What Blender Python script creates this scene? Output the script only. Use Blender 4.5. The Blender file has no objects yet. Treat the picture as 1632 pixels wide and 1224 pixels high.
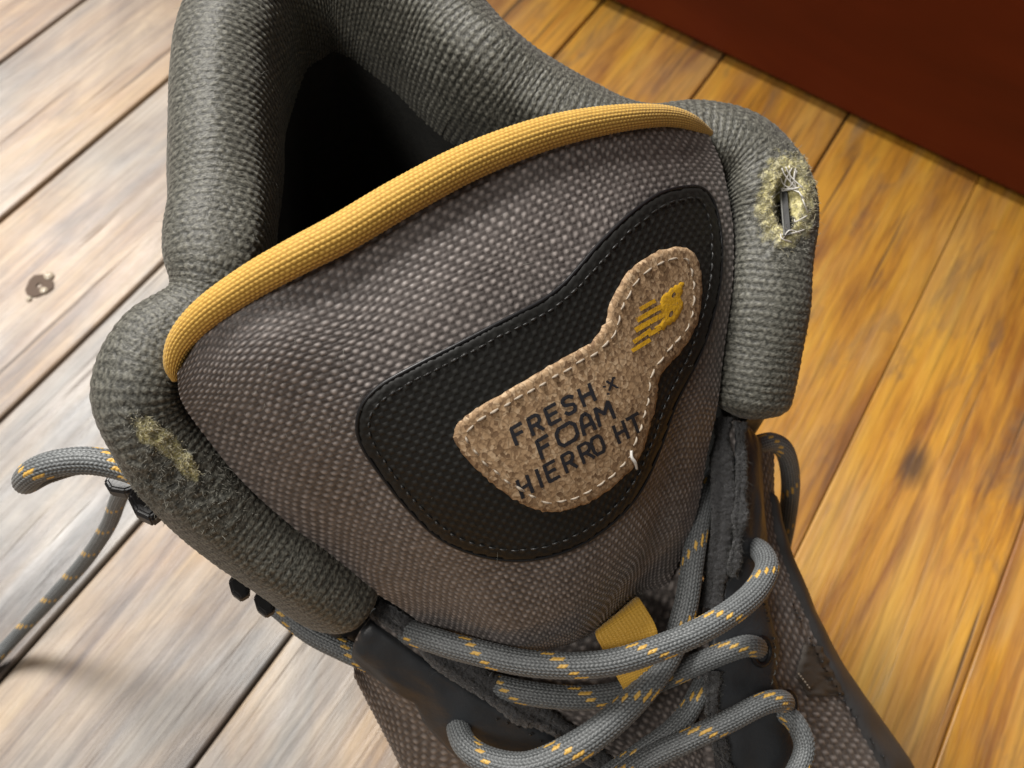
import bpy, bmesh, math, random
import numpy as np
from mathutils import Matrix, Vector
from mathutils.geometry import delaunay_2d_cdt
random.seed(7); rng = np.random.default_rng(11)
sc = bpy.context.scene
col = sc.collection

# ------------------------------------------------------------------ camera
# floor boards run along world Y, the red-brown panel stands along world X, floor at z = 0
f = 1632.0
d1 = np.array([1771.0, -2442.0, f]); a_ = -(f*f + 1.66056e6)/604.0; b_ = .478*a_ - 680
d2 = np.array([a_, b_, f])
nz = np.cross(d1, d2); nz /= np.linalg.norm(nz)
ny = d1/np.linalg.norm(d1); ny -= nz*ny.dot(nz); ny /= np.linalg.norm(ny)
M3 = np.array([np.cross(ny, nz), ny, nz])            # camera axes (right, down, forward) -> world
H = .292
CAM = np.array([0, 0, H])
cd = bpy.data.cameras.new('camera'); cam = bpy.data.objects.new('camera', cd); col.objects.link(cam)
R_, U_, B_ = M3@[1, 0, 0], M3@[0, -1, 0], M3@[0, 0, -1]
cam.matrix_world = Matrix(((R_[0], U_[0], B_[0], 0), (R_[1], U_[1], B_[1], 0), (R_[2], U_[2], B_[2], H), (0, 0, 0, 1)))
cd.sensor_width = 36; cd.lens = 36; cd.clip_start = .005; cd.clip_end = 50
cd.dof.use_dof = True; cd.dof.focus_distance = .172; cd.dof.aperture_fstop = 30
sc.camera = cam

# ------------------------------------------------------------------ world and lights
w = bpy.data.worlds.new('World'); sc.world = w; w.use_nodes = True
bg = w.node_tree.nodes['Background']; bg.inputs[0].default_value = (1.0, .92, .84, 1); bg.inputs[1].default_value = .13

def area(name, pos, target, sx, sy, power, color):
    l = bpy.data.lights.new(name, 'AREA'); l.shape = 'RECTANGLE'; l.size = sx; l.size_y = sy; l.energy = power; l.color = color
    o = bpy.data.objects.new(name, l); col.objects.link(o); o.location = pos
    o.rotation_euler = (Vector(target) - Vector(pos)).to_track_quat('-Z', 'Y').to_euler(); return o
area('ceiling_lamp', (-1.03, .42, 1.43), (-.12, .1, .05), .62, .5, 42, (1.0, .965, .915))
area('fill_light', (-.55, -1.1, 1.6), (0, .1, .05), .5, .5, 13, (1.0, .95, .89))  # added fill from the front left, no known lamp there
sc.view_settings.view_transform = 'Standard'; sc.view_settings.look = 'None'
sc.view_settings.exposure = .08; sc.view_settings.gamma = 1; sc.view_settings.use_curve_mapping = False

# ------------------------------------------------------------------ helpers
def P(px, py, z):
    """the place at height z that the photograph shows at (px, py)"""
    r = M3@np.array([px - 816, py - 612, f]); return CAM + r*((z - H)/r[2])
def PL(rows): return np.array([P(*p[:3]) for p in rows])
def to_px(p):
    q = (np.asarray(p) - CAM)@M3; return np.stack([816 + f*q[..., 0]/q[..., 2], 612 + f*q[..., 1]/q[..., 2]], -1)

def basis(u, n):
    """cubic (Catmull-Rom) weights of n evenly spaced knots at u in 0..1"""
    u = np.clip(np.asarray(u, float), 0, 1)*(n - 1); k = np.minimum(u.astype(int), n - 2); t = u - k
    W = np.zeros((len(u), n)); r = np.arange(len(u))
    h00 = 2*t**3 - 3*t**2 + 1; h10 = t**3 - 2*t**2 + t; h01 = -2*t**3 + 3*t**2; h11 = t**3 - t**2
    np.add.at(W, (r, k), h00); np.add.at(W, (r, k + 1), h01)
    def tan(idx, h):
        lo = np.maximum(idx - 1, 0); hi = np.minimum(idx + 1, n - 1); s = 1.0/(hi - lo)
        np.add.at(W, (r, hi), h*s); np.add.at(W, (r, lo), -h*s)
    tan(k, h10); tan(k + 1, h11)
    return W
def curve(pts, n=None, step=None):
    """even resampling of a smooth curve through pts (columns past 3 ride along)"""
    pts = np.asarray(pts, float); u = np.linspace(0, 1, 60*len(pts)); c = basis(u, len(pts))@pts
    s = np.r_[0, np.cumsum(np.linalg.norm(np.diff(c[:, :3], axis=0), axis=1))]
    if n is None: n = max(8, int(s[-1]/step))
    q = np.linspace(0, s[-1], n)
    return np.stack([np.interp(q, s, c[:, k]) for k in range(c.shape[1])], -1), q

class Surf:
    """a smooth surface through a net of points [row v][column u]"""
    def __init__(s, net):
        s.net = np.asarray(net, float); s.nv, s.nu = s.net.shape[:2]
        t = np.linspace(0, 1, 240); s.t = t
        mid = s.grid_raw(t, np.array([.3, .5, .7])); L = np.linalg.norm(np.diff(mid, axis=1), axis=2).mean(0); s.cu = np.r_[0, np.cumsum(L)]
        mid = s.grid_raw(np.array([.3, .5, .7]), t); L = np.linalg.norm(np.diff(mid, axis=0), axis=2).mean(1); s.cv = np.r_[0, np.cumsum(L)]
        s.lu, s.lv = s.cu[-1], s.cv[-1]
    def grid_raw(s, u, v): return np.einsum('vi,uj,ijc->vuc', basis(v, s.nv), basis(u, s.nu), s.net)
    def ru(s, u): return np.interp(np.clip(u, 0, 1)*s.lu, s.cu, s.t)
    def rv(s, v): return np.interp(np.clip(v, 0, 1)*s.lv, s.cv, s.t)
    def grid(s, u, v): return s.grid_raw(s.ru(u), s.rv(v))
    def at(s, u, v): return np.einsum('ki,kj,ijc->kc', basis(s.rv(v), s.nv), basis(s.ru(u), s.nu), s.net)
    def normal(s, u, v, e=2e-3):
        n = np.cross(s.at(u + e, v) - s.at(u - e, v), s.at(u, v + e) - s.at(u, v - e)); n /= np.linalg.norm(n, axis=1)[:, None] + 1e-15
        return n*s.sign()
    def sign(s):
        """+1 or -1 so that normals point outward, decided on the upper part that faces up"""
        if not hasattr(s, 'sg'):
            t = np.linspace(.1, .5, 12); a, b = np.meshgrid(t + .2, t); s.sg = 1.0; n = s.normal(a.ravel(), b.ravel()); p = s.at(a.ravel(), b.ravel())
            s.sg = 1.0 if np.mean(np.sum(n*(CAM - p), 1)) > 0 else -1.0
        return s.sg
    def find(s, px):
        """surface coordinates of picture points, by search and Newton steps"""
        px = np.atleast_2d(px).astype(float)
        if not hasattr(s, 'tab'):
            s.gu = np.linspace(0, 1, 90); s.tab = to_px(s.grid(s.gu, s.gu)).reshape(-1, 2)
        u = np.empty(len(px)); v = np.empty(len(px))
        for i0 in range(0, len(px), 500):
            d = ((px[i0:i0+500, None, :] - s.tab[None])**2).sum(2).argmin(1); v[i0:i0+500] = s.gu[d//90]; u[i0:i0+500] = s.gu[d % 90]
        e = 1e-3
        for _ in range(7):
            p0 = to_px(s.at(u, v)); du = (to_px(s.at(u + e, v)) - to_px(s.at(u - e, v)))/(np.clip(u+e, 0, 1) - np.clip(u-e, 0, 1))[:, None]
            dv = (to_px(s.at(u, v + e)) - to_px(s.at(u, v - e)))/(np.clip(v+e, 0, 1) - np.clip(v-e, 0, 1))[:, None]
            r = px - p0; det = du[:, 0]*dv[:, 1] - du[:, 1]*dv[:, 0]; det = np.where(abs(det) < 1e-6, 1e-6, det)
            u = np.clip(u + np.clip((r[:, 0]*dv[:, 1] - r[:, 1]*dv[:, 0])/det, -.08, .08), 0, 1)
            v = np.clip(v + np.clip((du[:, 0]*r[:, 1] - du[:, 1]*r[:, 0])/det, -.08, .08), 0, 1)
        return u, v
    def lift(s, px, off):
        u, v = s.find(px); return s.at(u, v) + s.normal(u, v)*np.reshape(off, (-1, 1)), u, v

BOOT_O = np.array([-.03, .1, 0.0])
boot = bpy.data.objects.new('hiking_boot', None); col.objects.link(boot); boot.location = BOOT_O
boot['label'] = 'worn grey-brown hiking boot with orange trim and frayed collar standing on wooden floor'; boot['category'] = 'boot'

def mesh_obj(name, verts, faces, mat, parent=boot, smooth=True, attrs=None, kind=None, origin=None):
    """verts in world space; origin of boot parts is the boot's base"""
    o3 = BOOT_O if origin is None else np.asarray(origin)
    verts = np.asarray(verts, float) - o3; me = bpy.data.meshes.new(name)
    if isinstance(faces, np.ndarray):
        k = faces.shape[1]; me.vertices.add(len(verts)); me.vertices.foreach_set('co', verts.astype(np.float32).ravel())
        me.loops.add(faces.size); me.loops.foreach_set('vertex_index', faces.astype(np.int32).ravel())
        me.polygons.add(len(faces)); me.polygons.foreach_set('loop_start', np.arange(0, faces.size, k, dtype=np.int32))
        me.update(calc_edges=True)
    else:
        me.from_pydata([tuple(v) for v in verts], [], [tuple(int(i) for i in q) for q in faces])
    me.polygons.foreach_set('use_smooth', np.full(len(me.polygons), smooth)); 
    for nm, val in (attrs or {}).items():
        val = np.asarray(val, np.float32)
        if val.ndim == 1: a = me.attributes.new(nm, 'FLOAT', 'POINT'); a.data.foreach_set('value', val)
        else: a = me.attributes.new(nm, 'FLOAT_VECTOR', 'POINT'); a.data.foreach_set('vector', val.ravel())
    me.materials.append(mat); me.validate(); me.update()
    o = bpy.data.objects.new(name, me); col.objects.link(o)
    if parent is not None:
        o.parent = parent
        if parent is not boot and parent.parent is None and origin is not None: pass
    if kind: o['kind'] = kind
    return o
def quads(nv, nu, wrap=False):
    i = np.arange(nv*nu).reshape(nv, nu)
    if wrap: i = np.concatenate([i, i[:, :1]], 1)
    return np.stack([i[:-1, :-1], i[:-1, 1:], i[1:, 1:], i[1:, :-1]], -1).reshape(-1, 4)
def gnormal(g, wrap=False):
    if wrap:
        gg = np.concatenate([g[:, -1:], g, g[:, :1]], 1); du = (gg[:, 2:] - gg[:, :-2])
    else: du = np.gradient(g, axis=1)
    n = np.cross(du, np.gradient(g, axis=0)); return n/(np.linalg.norm(n, axis=2, keepdims=True) + 1e-15)
def smooth_noise(shape, cells, seed):
    r = np.random.default_rng(seed); a = r.normal(size=(cells[0] + 3, cells[1] + 3))
    return basis(np.linspace(0, 1, shape[0]), a.shape[0])@a@basis(np.linspace(0, 1, shape[1]), a.shape[1]).T

# ------------------------------------------------------------------ materials
class N:
    """small expression builder for node trees"""
    def __init__(s, name):
        s.m = bpy.data.materials.new(name); s.m.use_nodes = True; s.t = s.m.node_tree; s.b = s.t.nodes['Principled BSDF']
    def node(s, typ, **kw):
        n = s.t.nodes.new(typ)
        for k, v in kw.items(): setattr(n, k, v)
        return n
    def put(s, sock, v):
        if isinstance(v, bpy.types.NodeSocket): s.t.links.new(v, sock)
        elif v is not None: sock.default_value = v
    def math(s, op, a, b=None, c=None, clamp=False):
        n = s.node('ShaderNodeMath', operation=op, use_clamp=clamp); s.put(n.inputs[0], a); s.put(n.inputs[1], b); s.put(n.inputs[2], c); return n.outputs[0]
    def attr(s, name, out='Fac'): return s.node('ShaderNodeAttribute', attribute_name=name).outputs[out]
    def coord(s, out='Object'): return s.node('ShaderNodeTexCoord').outputs[out]
    def map(s, vec, scale=(1, 1, 1), loc=(0, 0, 0)):
        n = s.node('ShaderNodeMapping'); s.put(n.inputs['Vector'], vec); n.inputs['Scale'].default_value = scale; s.put(n.inputs['Location'], loc); return n.outputs[0]
    def noise(s, vec, scale, detail=4, rough=.55, dist=0.0, out='Fac'):
        n = s.node('ShaderNodeTexNoise'); s.put(n.inputs['Vector'], vec); n.inputs['Scale'].default_value = scale
        n.inputs['Detail'].default_value = detail; n.inputs['Roughness'].default_value = rough; n.inputs['Distortion'].default_value = dist; return n.outputs[out]
    def voronoi(s, vec, scale, feature='F1', out='Distance', rnd=1.0):
        n = s.node('ShaderNodeTexVoronoi', feature=feature); s.put(n.inputs['Vector'], vec); n.inputs['Scale'].default_value = scale; n.inputs['Randomness'].default_value = rnd; return n.outputs[out]
    def ramp(s, fac, stops):
        n = s.node('ShaderNodeValToRGB'); s.put(n.inputs[0], fac); e = n.color_ramp.elements
        while len(e) < len(stops): e.new(.5)
        for x, (p, c) in zip(e, stops): x.position = p; x.color = (*c, 1) if len(c) == 3 else c
        return n.outputs[0]
    def mix(s, fac, a, b, mode='MIX'):
        n = s.node('ShaderNodeMix', data_type='RGBA', blend_type=mode); s.put(n.inputs[0], fac)
        s.put(n.inputs[6], (*a, 1) if isinstance(a, tuple) and len(a) == 3 else a); s.put(n.inputs[7], (*b, 1) if isinstance(b, tuple) and len(b) == 3 else b); return n.outputs[2]
    def bump(s, h, strength=.5, dist=.0005, normal=None):
        n = s.node('ShaderNodeBump'); s.put(n.inputs['Height'], h); n.inputs['Strength'].default_value = strength; n.inputs['Distance'].default_value = dist
        if normal is not None: s.put(n.inputs['Normal'], normal)
        return n.outputs[0]
    def done(s, color, rough=.6, normal=None, **kw):
        s.put(s.b.inputs['Base Color'], (*color, 1) if isinstance(color, tuple) and len(color) == 3 else color); s.put(s.b.inputs['Roughness'], rough)
        if normal is not None: s.put(s.b.inputs['Normal'], normal)
        for k, v in kw.items(): s.put(s.b.inputs[k.replace('_', ' ')], v)
        return s.m

def fabric(name, light, dark, rough=.55, sheen=.15, thread=2600):
    m = N(name); c = m.coord(); y = m.attr('yarn')
    big = m.noise(c, 60, 3); fine = m.noise(c, 900, 2)
    t = m.math('ADD', y, m.math('MULTIPLY', m.math('SUBTRACT', fine, .5), .7), clamp=True)
    k = m.mix(t, dark, light); k = m.mix(m.math('MULTIPLY', m.math('SUBTRACT', big, .3, clamp=True), .55), k, tuple(.55*(x + y2) for x, y2 in zip(light, dark)))
    b = m.bump(m.noise(c, thread, 2, .6), .35, .00012)
    return m.done(k, rough, b, Sheen_Weight=sheen, Sheen_Roughness=.4, Specular_IOR_Level=.45)
M_weave = fabric('tongue_weave', (.37, .328, .308), (.058, .049, .046), .44)
M_weave2 = fabric('upper_weave', (.38, .335, .31), (.054, .046, .043), .48)

m = N('collar_knit'); c = m.coord(); y = m.attr('yarn'); wr = m.attr('wear')
fine = m.noise(m.map(c, (1, 1, 1)), 1900, 3, .7)
k = m.mix(m.math('ADD', y, m.math('MULTIPLY', m.math('SUBTRACT', fine, .5), .9), clamp=True), (.024, .024, .019), (.32, .313, .262))
k = m.mix(m.math('MULTIPLY', m.noise(c, 45, 3), .25), k, (.060, .059, .048))
foam = m.ramp(m.noise(c, 1300, 4, .75), [(.28, (.14, .12, .045)), (.42, (.46, .41, .17)), (.58, (.68, .62, .32)), (.8, (.80, .78, .58))])
wf = m.math('ADD', wr, m.math('MULTIPLY', m.math('SUBTRACT', m.noise(c, 300, 5, .75), .5), 1.3))
wf = m.math('MULTIPLY', m.math('SUBTRACT', wf, .42), 3.2, clamp=True)
k = m.mix(wf, k, foam)
hl = m.math('MULTIPLY', m.math('SUBTRACT', m.math('ADD', m.attr('hole'), m.math('MULTIPLY', m.math('SUBTRACT', m.noise(c, 700, 4, .7), .5), .5)), .45), 5.0, clamp=True)
k = m.mix(hl, k, (.006, .006, .006))
b = m.bump(fine, .6, .00028); 
M_collar = m.done(k, .48, b, Sheen_Weight=.12, Sheen_Roughness=.5, Specular_IOR_Level=.5)

m = N('orange_knit'); c = m.coord(); y = m.attr('yarn')
k = m.mix(m.math('ADD', y, m.math('MULTIPLY', m.math('SUBTRACT', m.noise(c, 1500, 3), .5), .6), clamp=True), (.40, .20, .022), (.80, .51, .11))
M_pipe = m.done(k, .6, m.bump(m.noise(c, 2600, 3, .7), .5, .0002), Sheen_Weight=.25, Specular_IOR_Level=.3)

m = N('lace_braid'); c = m.coord(); fl = m.attr('fleck'); y = m.attr('yarn')
g = m.mix(m.math('ADD', y, m.math('MULTIPLY', m.math('SUBTRACT', m.noise(c, 1500, 2), .5), .7), clamp=True), (.022, .025, .027), (.235, .25, .255))
k = m.mix(fl, g, m.mix(m.noise(c, 800, 2), (.62, .33, .035), (.90, .60, .16)))
M_lace = m.done(k, .42, m.bump(m.noise(c, 3000, 2), .3, .0001), Sheen_Weight=.1, Specular_IOR_Level=.5)

def leather(name, colr, rough, scale=700, strength=.35):
    m = N(name); c = m.coord(); n1 = m.noise(c, 55, 5, .65); n2 = m.noise(c, scale, 4, .6)
    k = m.mix(m.math('MULTIPLY', n1, .8), colr, tuple(min(1, x*1.9) for x in colr))
    rg = m.math('ADD', m.math('MULTIPLY', n1, .3), rough - .15)
    return m.done(k, rg, m.bump(m.math('ADD', n2, m.math('MULTIPLY', n1, 1.5)), strength, .0004))
M_leather = leather('charcoal_leather', (.027, .030, .034), .42)
M_brownleather = leather('brown_leather', (.055, .046, .038), .6)
M_rand = leather('rubber_rand', (.045, .045, .046), .55, 300)
M_rubber = leather('black_rubber', (.012, .012, .012), .6, 400)
M_black = leather('black_plastic', (.008, .008, .009), .38, 500, .2)
m = N('black_plush'); c = m.coord()
M_plush = m.done(m.mix(m.noise(c, 1600, 3, .7), (.004, .004, .004), (.12, .12, .125)), .8, m.bump(m.noise(c, 1800, 3, .7), 1, .0006), Sheen_Weight=.3)
m = N('black_lining'); c = m.coord()
M_lining = m.done(m.mix(m.noise(c, 500, 3), (.014, .014, .013), (.040, .040, .036)), .85, m.bump(m.noise(c, 1500, 3), .6, .0004))
m = N('insole_foam'); c = m.coord()
M_insole = m.done((.06, .06, .064), .45, m.bump(m.noise(c, 700, 3), .5, .0005))

m = N('embossed_panel'); uv = m.attr('uvw', 'Vector'); sx = m.node('ShaderNodeSeparateXYZ'); m.put(sx.inputs[0], uv); c = m.coord()
h = m.math('MULTIPLY', m.math('SINE', m.math('MULTIPLY', sx.outputs[0], math.pi)), m.math('SINE', m.math('MULTIPLY', sx.outputs[1], math.pi)))
h = m.math('MAXIMUM', h, -.15)
flat = m.math('SUBTRACT', 1.0, m.attr('rim'), clamp=True); h2 = m.math('MULTIPLY', h, flat)
nb = m.bump(m.math('ADD', h2, m.math('MULTIPLY', m.noise(c, 1200, 3), .35)), .6, .00018)
k = m.mix(m.math('MULTIPLY', m.math('MAXIMUM', h2, 0.0), .6), (.0125, .0125, .0115), (.036, .036, .033))
M_panel = m.done(k, m.math('ADD', .44, m.math('MULTIPLY', m.noise(c, 130, 3), .16)), nb, Specular_IOR_Level=.3)

m = N('cork'); c = m.coord()
vc = m.voronoi(c, 1500, out='Color'); sp = m.node('ShaderNodeSeparateColor'); m.put(sp.inputs[0], vc)
k = m.ramp(sp.outputs[0], [(0.0, (.13, .07, .034)), (.3, (.34, .215, .115)), (.7, (.47, .315, .18)), (1.0, (.60, .44, .28))])
k = m.mix(m.math('MULTIPLY', m.math('SUBTRACT', m.noise(m.map(c, (1, 1, 1)), 1000, 4, .75), .57, clamp=True), 5.0, clamp=True), k, (.085, .045, .024))
edge_ = m.voronoi(m.map(c, (1, 1, 1)), 700, 'DISTANCE_TO_EDGE')
k = m.mix(m.math('MULTIPLY', m.math('SUBTRACT', .10, edge_, clamp=True), 6.0, clamp=True), k, (.11, .06, .028))
k = m.mix(m.math('MULTIPLY', m.noise(c, 120, 3), .3), k, (.36, .235, .125))
M_cork = m.done(k, .78, m.bump(m.math('ADD', m.noise(c, 1100, 4, .7), m.voronoi(c, 1500)), .28, .00018))
def plain(name, colr, rough, sc_=900, st=.3, **kw):
    m = N(name); c = m.coord(); n = m.noise(c, sc_, 3)
    return m.done(m.mix(m.math('MULTIPLY', n, .6), colr, tuple(x*.6 for x in colr)), rough, m.bump(n, st, .0003), **kw)
M_ink = plain('black_print', (.016, .017, .024), .7)
m = N('worn_yellow_print'); c = m.coord()
M_yellow = m.done(m.mix(m.math('MULTIPLY', m.math('SUBTRACT', m.noise(c, 1500, 3, .7), .56, clamp=True), 6.0, clamp=True), (.72, .40, .018), (.33, .19, .09)), .6, m.bump(m.noise(c, 1400, 3), .4, .0003))
M_white = plain('pale_thread', (.72, .70, .66), .5)
M_dust = plain('dusty_thread', (.44, .37, .29), .6)
M_blackthread = plain('black_thread', (.022, .022, .022), .4)
M_greythread = plain('grey_thread', (.13, .13, .12), .4)
M_fibre = plain('grey_fibre', (.34, .335, .29), .6)
M_foamfibre = plain('cream_fibre', (.62, .57, .39), .6)
M_webbing = plain('orange_webbing', (.80, .46, .06), .5, 2500, .3, Sheen_Weight=.2)
m = N('red_brown_varnish'); c = m.coord()
g = m.noise(m.map(c, (3, 30, 14)), 2.2, 5, .6, .6)
M_red = m.done(m.ramp(g, [(.3, (.085, .0125, .0028)), (.55, (.12, .0175, .0038)), (.75, (.15, .024, .005))]), .5, m.bump(g, .08, .002), Specular_IOR_Level=.2)

# old varnished pine: grain stretched along the board, each board shifted by its own random number
m = N('floorboard_wood'); c = m.coord(); oi = m.node('ShaderNodeObjectInfo'); rnd = oi.outputs['Random']
cb = m.node('ShaderNodeCombineXYZ'); m.put(cb.inputs[0], m.math('MULTIPLY', rnd, 7.0)); m.put(cb.inputs[1], m.math('MULTIPLY', rnd, 13.0)); m.put(cb.inputs[2], rnd)
va = m.node('ShaderNodeVectorMath', operation='ADD'); m.put(va.inputs[0], c); m.put(va.inputs[1], cb.outputs[0]); c2 = va.outputs[0]
grain = m.noise(m.map(c2, (1, .06, 1)), 190, 8, .70, .5)
broad = m.noise(m.map(c2, (1, .13, 1)), 42, 5, .62, .8)
fineg = m.noise(m.map(c2, (1, .03, 1)), 900, 3, .6)
blot = m.noise(m.map(c2, (1, .45, 1)), 19, 4, .6, .5)
age_glare = m.attr('age_glare'); 
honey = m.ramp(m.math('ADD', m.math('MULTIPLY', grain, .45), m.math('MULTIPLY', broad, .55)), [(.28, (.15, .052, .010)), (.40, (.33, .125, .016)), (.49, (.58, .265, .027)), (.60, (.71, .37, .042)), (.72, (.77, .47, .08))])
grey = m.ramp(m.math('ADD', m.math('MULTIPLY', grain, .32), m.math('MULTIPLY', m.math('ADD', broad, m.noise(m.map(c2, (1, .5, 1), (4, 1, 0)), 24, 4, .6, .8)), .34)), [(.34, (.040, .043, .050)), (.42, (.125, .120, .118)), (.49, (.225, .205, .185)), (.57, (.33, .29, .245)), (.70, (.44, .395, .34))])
gm = m.math('ADD', age_glare, m.math('MULTIPLY', m.math('SUBTRACT', blot, .5), 1.25), clamp=True)
k = m.mix(gm, honey, grey)  # the grey mix also paints lamp glare onto the left boards
stain = m.math('MULTIPLY', m.math('SUBTRACT', m.noise(m.map(c2, (1, .30, 1), (3, 5, 0)), 60, 5, .65, .6), .545, clamp=True), 6.0, clamp=True)
k = m.mix(m.math('MULTIPLY', stain, .62), k, (.115, .085, .07))
k = m.mix(m.math('MULTIPLY', m.math('SUBTRACT', fineg, .47, clamp=True), 2.6, clamp=True), k, m.mix(.62, k, (.05, .028, .014)))
crack = m.math('MULTIPLY', m.math('SUBTRACT', m.noise(m.map(c2, (1, .022, 1), (1, 9, 0)), 330, 3, .6, .5), .63, clamp=True), 14.0, clamp=True)
k = m.mix(m.math('MULTIPLY', crack, .75), k, (.055, .032, .018))
pale = m.math('MULTIPLY', m.math('SUBTRACT', m.noise(m.map(c2, (1, .09, 1), (8, 2, 0)), 95, 4, .6, .4), .58, clamp=True), 5.0, clamp=True)
k = m.mix(m.math('MULTIPLY', pale, .2), k, (.62, .46, .27))
vk = m.voronoi(m.map(c2, (1, .55, 1), (2, 4, 0)), 15)
kn = m.math('MULTIPLY', m.math('SUBTRACT', .10, m.math('ADD', vk, m.math('MULTIPLY', m.math('SUBTRACT', grain, .5), .12)), clamp=True), 14.0, clamp=True)
k = m.mix(m.math('MULTIPLY', kn, .8), k, (.05, .03, .02))
rg = m.math('ADD', .25, m.math('MULTIPLY', m.noise(m.map(c2, (1, .4, 1)), 38, 5, .65), .42))
nb = m.bump(m.math('ADD', m.math('MULTIPLY', grain, 1.0), m.math('ADD', m.math('MULTIPLY', blot, 2.0), m.math('MULTIPLY', crack, -.6))), .30, .0016)
M_floor = m.done(k, rg, nb, Specular_IOR_Level=.95)
M_gap = plain('gap_dirt', (.050, .036, .026), .95)

# ------------------------------------------------------------------ the floor, board by board
floor = mesh_obj('floor', [(-3, -3, -.0022), (3, -3, -.0022), (3, 3, -.0022), (-3, 3, -.0022)], [(0, 1, 2, 3)], M_gap, None, False, origin=(0, 0, 0)); floor['kind'] = 'structure'
gaps = [P(0, 100, 0)[0], P(60, 300, 0)[0], P(60, 610, 0)[0], P(60, 1015, 0)[0], P(390, 1110, 0)[0]]
gaps = sorted(gaps); rg_ = [P(1400, 614, 0)[0], P(1570, 1000, 0)[0]]
wd = np.diff(gaps).mean(); 
mid_n = max(1, round((rg_[0] - gaps[-1])/wd)); mids = list(np.linspace(gaps[-1], rg_[0], mid_n + 1))[1:-1]
lines = gaps + mids + rg_
while lines[0] > -.9: lines.insert(0, lines[0] - wd)
while lines[-1] < .7: lines.append(lines[-1] + wd*1.05)
print('board lines', [round(x*1000) for x in lines])
def xm_of(i): return (lines[i] + lines[i + 1])/2
for i in range(len(lines) - 1):
    x0, x1 = lines[i] + (.0005 if lines[i] < 0 else .00018), lines[i + 1] - (.0005 if lines[i + 1] < 0 else .00018); bv = .0009 if xm_of(i) < 0 else .0005; y0, y1 = -.9, 1.1; xm = (x0 + x1)/2; dz = random.uniform(-.0004, .0002)
    prof = [(x0, -.02), (x0, -bv), (x0 + bv*.35, -bv*.3), (x0 + bv, 0), (x0 + .012, .0002), (xm, .0003), (x1 - .012, .0002), (x1 - bv, 0), (x1 - bv*.35, -bv*.3), (x1, -bv), (x1, -.02)]
    V = []; ys = np.linspace(y0, y1, 81)
    for yy in ys: V += [(px_ - xm, yy, pz_ + dz) for px_, pz_ in prof]
    F = [tuple(q) for q in quads(81, len(prof))]
    n = len(prof); F += [tuple(range(n)), tuple(range(80*n, 81*n))[::-1]]
    # lamp glare on the near-left boards is painted in as grey, those by the panel keep their honey varnish
    glare_mask = np.clip((.02 - xm)/.05, 0, 1)*np.clip((.21 - 1.0*(xm + .1) - ys)/.09, 0, 1)
    age_glare = np.repeat(.12 + .74*glare_mask + random.uniform(-.10, .10), n)
    b = mesh_obj('floorboard', V, F, M_floor, floor, False, {'age_glare': age_glare}, origin=(0, 0, 0)); b.location = (xm, 0, 0)

# tiny beads of hardened varnish by a nail hole
def bead(px, py, r, parent):
    p = P(px, py, 0.0003); g = []
    for i in range(5):
        a = i/4*math.pi/2
        for j in range(12): t = j/12*2*math.pi; g.append(p + np.array([math.cos(t)*math.cos(a)*r, math.sin(t)*math.cos(a)*r, math.sin(a)*r*.6]))
    return g, quads(5, 12, True)
M_bead = N('varnish_bead').done((.62, .54, .42), .04, Specular_IOR_Level=1.0, Coat_Weight=1.0)
def knot(px, py, rx, ry):
    g = []; p = P(px, py, .00045)
    for k_ in (1.0, .6, .2):
        for j in range(14): t = j/14*2*math.pi; g.append(p + np.array([math.cos(t)*rx*k_*(1 + .15*math.sin(3*t)), math.sin(t)*ry*k_, .00012*(1 - k_)]))
    return np.array(g), quads(3, 14, True)
M_knot = plain('dark_resin', (.10, .055, .028), .65)
bb = [c_ for c_ in floor.children if c_.location.x - .03 < P(65, 455, 0)[0] < c_.location.x + .04]
g, q = knot(62, 455, .0042, .0048); mesh_obj('resin_spot', g - [bb[0].location.x, 0, 0], q, M_knot, bb[0], origin=(0, 0, 0))
for (x, y, r) in ((78, 440, .0017), (70, 463, .0014), (46, 476, .0010)):
    g, q = bead(x, y, r, None); o = mesh_obj('varnish_bead', np.array(g) - [bb[0].location.x, 0, 0], q, M_bead, bb[0], origin=(0, 0, 0))

# ------------------------------------------------------------------ the red-brown panel behind
yp = P(1360, 192, .004)[1] + .002
bm = bmesh.new(); r0 = bmesh.ops.create_cube(bm, size=1)
for v in bm.verts: v.co = Vector((v.co.x*1.7, v.co.y*.022 + yp + .011, .004 + (v.co.z + .5)*.34))
bmesh.ops.bevel(bm, geom=bm.edges[:], offset=.0025, segments=3, affect='EDGES', profile=.6)
me = bpy.data.meshes.new('wooden_panel'); bm.to_mesh(me); me.materials.append(M_red); bm.free()
panel = bpy.data.objects.new('wooden_panel', me); col.objects.link(panel); panel['label'] = 'smooth dark red-brown wooden panel standing across the floor behind the boot'; panel['category'] = 'panel'
bm = bmesh.new(); bmesh.ops.create_cube(bm, size=1)
for v in bm.verts: v.co = Vector((v.co.x*1.66, v.co.y*.012 + yp + .016, .0002 + (v.co.z + .5)*.0041))
me = bpy.data.meshes.new('foot_strip'); bm.to_mesh(me); me.materials.append(M_gap); bm.free()
o = bpy.data.objects.new('foot_strip', me); col.objects.link(o); o.parent = panel

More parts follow.
